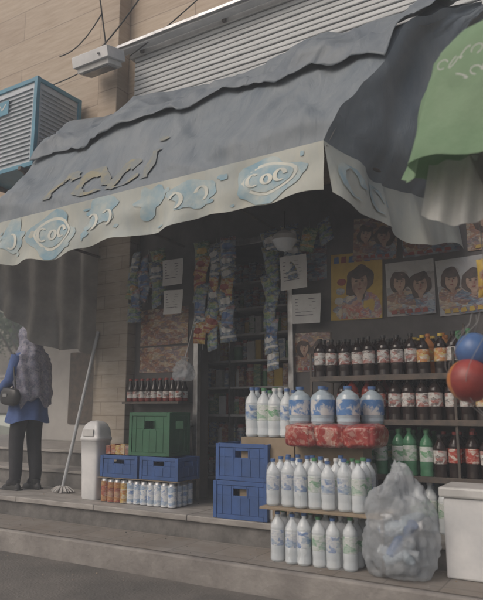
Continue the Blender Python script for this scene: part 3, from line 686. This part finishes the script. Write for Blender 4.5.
for (f0,l0) in((.03,.08),(-.07,-.085)):
    def shf(u,v,f0=f0,l0=l0):
        a=2*math.pi*u; ff=math.cos(a); ll=math.sin(a)
        k=1-.25*v*v
        return WL(f0+.055+.135*ff*(k if v<1 else .7),l0+.042*ll*(1-.15*ff)*k,.002+ .075*v*(1-.35*(ff+1)/2))
    g.grid(shf,28,8,shoe); 
    g.cyl(WL(f0,l0,.05),WL(f0,l0,.1),.045,.05,shoe,14)
    g.box(-(f0+.185),-(f0-.075),-l0-.036,-l0+.036,.001,.014,black)
g.build('shoes',Wm,bevel=.004)
def hand(w,d,parent):
    w=Vector(w); d=Vector(d).normalized(); sd=Vector((0,0,1)).cross(d).normalized(); up=d.cross(sd)
    P=[w,w+d*.045,w+d*.08]; E_=[(0,1),(1,2)]; r=[.022,.026,.02]
    for k,(o_,l_) in enumerate(((-.027,.065),(-.009,.075),(.009,.07),(.026,.055))):
        b0=w+d*.075+up*o_; i=len(P); P+=[b0,b0+d*l_*.55+Vector((0,0,-.004)),b0+d*l_+Vector((0,0,-.018))]; E_+=[(1,i),(i,i+1),(i+1,i+2)]; r+=[.0095,.0088,.007]
    i=len(P); P+=[w+d*.03+up*.03,w+d*.065+up*.05]; E_+=[(0,i),(i,i+1)]; r+=[.012,.009]
    skin('hand',P,E_,r,parent,lambda c:0,[skinc],sub=1,root=1)
hand(WL(.25,.20,.925),WL(1,0,-.35),Wm); hand(WL(.21,-.19,.89),WL(1,.1,-.6),Wm)
g=MB()
SC=[(.66,.0,.19,.215),(.75,.0,.175,.20),(.86,.0,.165,.195),(1.0,.0,.135,.17),(1.12,.015,.14,.175),(1.22,.02,.14,.185),(1.30,.0,.115,.19),(1.345,.0,.08,.13),(1.38,.0,.055,.06)]
def cf(u,v):
    t=v*(len(SC)-1);i=min(int(t),len(SC)-2);f=t-i; s_=[SC[i][k]+(SC[i+1][k]-SC[i][k])*f for k in range(4)]
    a=2*math.pi*u; q=1+.06*math.sin(a*7)*(max(0,1-v))**1.5+.05*ns(math.cos(a)*3,math.sin(a)*3,v*6)
    return WL(s_[1]+s_[2]*q*math.cos(a),s_[3]*q*math.sin(a),s_[0]+.02*math.sin(a*3)*(1-v)**2)
g.grid(cf,60,32,coat)
for sd in(1,-1):
    P=[Vector(WL(0,.165*sd,1.30)),Vector(WL(.03,.22*sd,1.06)),Vector(WL(.235,.20*sd,.935) if sd>0 else WL(.195,-.19,.905))]
    g.cyl(P[0],P[1],.068,.056,coat,16,False); g.cyl(P[1],P[2],.056,.04,coat,16,False)
    g.grid(lambda u,v,c=P[1]:sph(c,.056,u,v),16,10,coat)
g.build('coat',Wm)
g=MB()
def head(u,v):
    a=2*math.pi*u;b=math.pi*(v-.5); x=math.cos(a)*math.cos(b);y=math.sin(a)*math.cos(b);z=math.sin(b)
    f=.095*x; l=.074*y; zz=.118*z
    if z<0: f+=.012*(-z)*(1 if x>0 else 0); l*=1-.25*(-z)
    if x>.85 and abs(y)<.22: f+=.022*max(0,1-abs(z+.12)/.22)*(1-abs(y)/.22)
    if x>.7 and .0<z<.22 and .2<abs(y)<.55: f-=.006
    return WL(.035+f,l,1.515+zz)
g.grid(head,48,32,skinc)
for sd in(1,-1):
    g.grid(lambda u,v:WL(.112,.032*sd,1.53)+Vector((.008*math.cos(6.283*u)*math.sin(3.1416*v),.014*math.sin(6.283*u)*math.sin(3.1416*v),.007*math.cos(3.1416*v))),10,6,black)
    g.box(-.124,-.114,-.05*sd-.012,-.05*sd+.02,1.548,1.553,black)
g.box(-.135,-.122,-.02,.02,1.452,1.46,redpl); g.build('head',Wm)
g=MB()
SS=[(.84,-.10,.10,.17,62),(.95,-.07,.13,.20,60),(1.08,-.03,.155,.215,60),(1.2,-.01,.16,.225,50),(1.30,0,.145,.205,32),(1.36,.0,.125,.15,14),(1.41,.01,.115,.12,22),(1.47,.02,.122,.112,48),(1.53,.025,.130,.115,52),(1.58,.03,.122,.106,48),(1.615,.028,.095,.082,34),(1.64,.02,.01,.01,10)]
def sf(u,v):
    t=v*(len(SS)-1);i=min(int(t),len(SS)-2);f=t-i; s_=[SS[i][k]+(SS[i+1][k]-SS[i][k])*f for k in range(5)]
    a=math.radians(s_[4]+(360-2*s_[4])*u); q=1+(.05*math.sin(a*9+v*5)+.09*ns(a*2,v*6,3)+.03*math.sin(v*60+a*2))*(1.05-v)
    return WL(s_[1]+s_[2]*q*math.cos(a),s_[3]*q*math.sin(a),s_[0]+(.04*math.sin(a*3)+.02*math.sin(a*7))*(1-v)**2)
g.grid(sf,80,60,scarfm); g.build('headscarf',Wm,solid=.006)
g=MB()
T=Matrix.Translation(WL(-.02,.245,.90))@Matrix.Rotation(.12,4,'Y')
g.grid(lambda u,v:T@Vector((.13*sp_(math.cos(6.283*u),.5)*abs(math.sin(3.1416*v))**.4,.045*math.sin(6.283*u)*abs(math.sin(3.1416*v))**.4,.085*math.cos(3.1416*v))),32,14,black)
g.tube([WL(.08,.25,.97),WL(.05,.235,1.15),WL(.01,.2,1.33),WL(-.04,.235,1.15),WL(-.1,.25,.97)],.008,black); g.box(-.03,.03,-.296,-.288,.9,.93,steel); g.build('handbag',Wm)
# ---------------------------------------------------------------- background
def car(name,loc,rz,paint):
    b=MB(); gl=glassd; ty=M('tyre',(.02,.02,.02),rough=.9)
    pf_=[(-2.1,.35),(-2.12,.62),(-2.0,.85),(-1.55,.92),(-1.0,1.0),(-.55,1.38),(-.1,1.46),(.6,1.44),(1.1,1.32),(1.55,1.0),(2.05,.93),(2.12,.6),(2.1,.35)]
    def hw(z): return .84 if z<.95 else .84-(z-.95)*.42
    n=len(pf_); L_=[Vector((x,-hw(z),z)) for x,z in pf_]; R_=[Vector((x,hw(z),z)) for x,z in pf_]
    b.add(L_+R_,[tuple(range(n)),tuple(range(n,2*n))[::-1]]+[(i,n+i,n+i+1,i+1) for i in range(n-1)]+[(0,n-1,2*n-1,n)],paint)
    for sy in(-1,1):
        for q in([(-.88,1.03),(-.5,1.34),(-.08,1.4),(-.08,1.02)],[(0,1.02),(0,1.4),(.6,1.38),(.95,1.28),(1.2,1.03)]): 
            b.add([Vector((x,sy*(hw(z)+.012),z)) for x,z in q],[tuple(range(len(q)))],gl)
        for x in(-1.3,1.3): b.cyl((x,sy*.66,.32),(x,sy*.87,.32),.32,.32,ty,24); b.cyl((x,sy*.871,.32),(x,sy*.885,.32),.19,.17,steel,18)
    b.add([Vector((x,y,z)) for x,y,z in((-1.0,-.7,1.02),(-1.0,.7,1.02),(-.58,.6,1.38),(-.58,-.6,1.38))],[(0,1,2,3)],gl)
    b.add([Vector((x,y,z)) for x,y,z in((1.5,-.7,1.06),(1.5,.7,1.06),(1.14,.6,1.33),(1.14,-.6,1.33))],[(0,3,2,1)],gl)
    for y in(-.65,.65): b.box(-2.14,-2.08,y-.15,y+.15,.62,.76,wl); b.box(2.08,2.13,y-.15,y+.15,.65,.8,redpl)
    b.box(-2.16,-2.09,-.8,.8,.36,.52,black); b.box(2.09,2.16,-.8,.8,.36,.52,black)
    o=b.build(name,loc=loc,bevel=.03); o.rotation_euler[2]=rz
car('parked_car',(-10.6,8.6,0),.15,M('car_paint',(.34,.38,.36),(.3,.34,.32),rough=.25,metal=.3))
def house(x0,x1,y0,y1,h,mat):
    H=empty('plaster_house'); b=MB(); b.box(x0,x1,y0,y1,0,h,mat); b.build('walls',H)
    b=MB(); b.box(x0-.15,x1+.15,y0-.15,y1+.15,h+.002,h+.2,concrete); b.build('roof',H)
    b=MB(); x=x0+1
    while x<x1-1.6:
        for z in([1.1,4.2] if h>5 else [1.1]): b.box(x,x+1.2,y0-.02,y0-.003,z,z+1.4,glassd); b.box(x-.06,x+1.26,y0-.05,y0-.022,z-.08,z-.005,slab); b.box(x+.58,x+.62,y0-.03,y0-.021,z,z+1.4,white)
        x+=2.6
    b.build('windows',H)
house(-34,-21,20,30,6.8,M('pale_wall',(.5,.46,.4),(.4,.37,.33),scale=1,rough=.9)); house(-19,-9.5,24,32,3.4,plaster)
house(-60,-40,14,30,7,plaster)
g=MB(); g.box(-40,-9,16,16.3,0,2.3,M('boundary_brick',(.42,.38,.33),(.33,.3,.26),scale=2,rough=.9)); g.box(-40.05,-8.95,15.95,16.35,2.302,2.4,slab); g.build('boundary_wall')
def tree(x,y,h,r,n=2600):
    Tt=empty('tree',(x,y,0)); b=MB(); bark=M('bark',(.12,.09,.06),(.07,.05,.04),scale=12,rough=.9,bump=.5)
    b.cyl((0,0,0),(.1,.05,h*.45),.16,.10,bark,10); cl=[]
    for i in range(9):
        a=i*2.4; e=Vector((math.cos(a)*r*rr(.4,.8),math.sin(a)*r*rr(.4,.8),h*rr(.6,.92))); b.cyl((.1,.05,h*rr(.35,.45)),e,.06,.02,bark,7); cl.append(e)
    cl+= [Vector((rr(-.5,.5)*r,rr(-.5,.5)*r,h*rr(.6,.98))) for _ in range(8)]
    b.build('trunk',Tt); b=MB(); lv=[M('leaf',(.05,.10,.03),(.08,.12,.04),scale=3,rough=.7,transl=.3),M('leaf_dark',(.03,.065,.02),(.05,.08,.03),scale=3,rough=.7,transl=.2)]
    for i in range(n):
        c=random.choice(cl); d=Vector((random.gauss(0,1),random.gauss(0,1),random.gauss(0,.7)))*r*.24; p=c+d; s_=rr(.05,.11)
        a=Vector((rr(-1,1),rr(-1,1),rr(-1,1))).normalized(); q=a.orthogonal().normalized(); b.add([p-a*s_,p+q*s_*.5,p+a*s_,p-q*s_*.5],[(0,1,2,3)],lv[i%2])
    b.build('leaves',Tt)
tree(-15.5,13.2,4.6,1.6,1800); tree(-9.6,11.5,4.2,1.5,1500); tree(-26,18,6,2.5)
# added haze box: lifts the blacks as hazy window glass and lens would
hz=bpy.data.materials.new('added_haze'); hz.use_nodes=True; nt=hz.node_tree; nt.nodes.remove(nt.nodes['Principled BSDF'])
vs_=nt.nodes.new('ShaderNodeVolumeScatter'); vs_.inputs['Color'].default_value=(.88,.94,1,1); vs_.inputs['Density'].default_value=.022; vs_.inputs['Anisotropy'].default_value=.0
nt.links.new(vs_.outputs[0],nt.nodes['Material Output'].inputs['Volume'])
g=MB(); g.box(-30,12,-8,13,-.5,9.5,hz); g.build('added_haze')
# ---------------------------------------------------------------- light and camera
w=bpy.data.worlds.new("World"); sc.world=w; w.use_nodes=True; nt=w.node_tree
sky=nt.nodes.new('ShaderNodeTexSky'); sky.sky_type='NISHITA'; sky.sun_disc=False
el=math.radians(43); az=math.radians(205)
sky.sun_elevation=el; sky.sun_rotation=az; sky.dust_density=6; sky.air_density=1.0
hs=nt.nodes.new('ShaderNodeHueSaturation'); hs.inputs['Saturation'].default_value=.8
nt.links.new(sky.outputs[0],hs.inputs['Color'])
bg=nt.nodes['Background']; bg.inputs[1].default_value=.12; nt.links.new(hs.outputs[0],bg.inputs[0])
sl=bpy.data.lights.new('sun','SUN'); sl.energy=.65; sl.angle=math.radians(35); sl.color=(1,.97,.93)
so=bpy.data.objects.new('sun',sl); sc.collection.objects.link(so)
d=Vector((math.sin(az)*math.cos(el),math.cos(az)*math.cos(el),math.sin(el))); so.rotation_euler=d.to_track_quat('Z','Y').to_euler()
cd=bpy.data.cameras.new('camera'); co=bpy.data.objects.new('camera',cd); sc.collection.objects.link(co)
cd.sensor_fit='HORIZONTAL'; cd.sensor_width=36; cd.lens=46.2; cd.clip_end=2000; cd.clip_start=.05
cd.dof.use_dof=True; cd.dof.focus_distance=5.2; cd.dof.aperture_fstop=2.4
co.location=(0,0,1.1); co.rotation_euler=(math.radians(100),0,math.radians(31)); sc.camera=co
sc.view_settings.view_transform='Standard'; sc.view_settings.look='None'; sc.view_settings.exposure=0
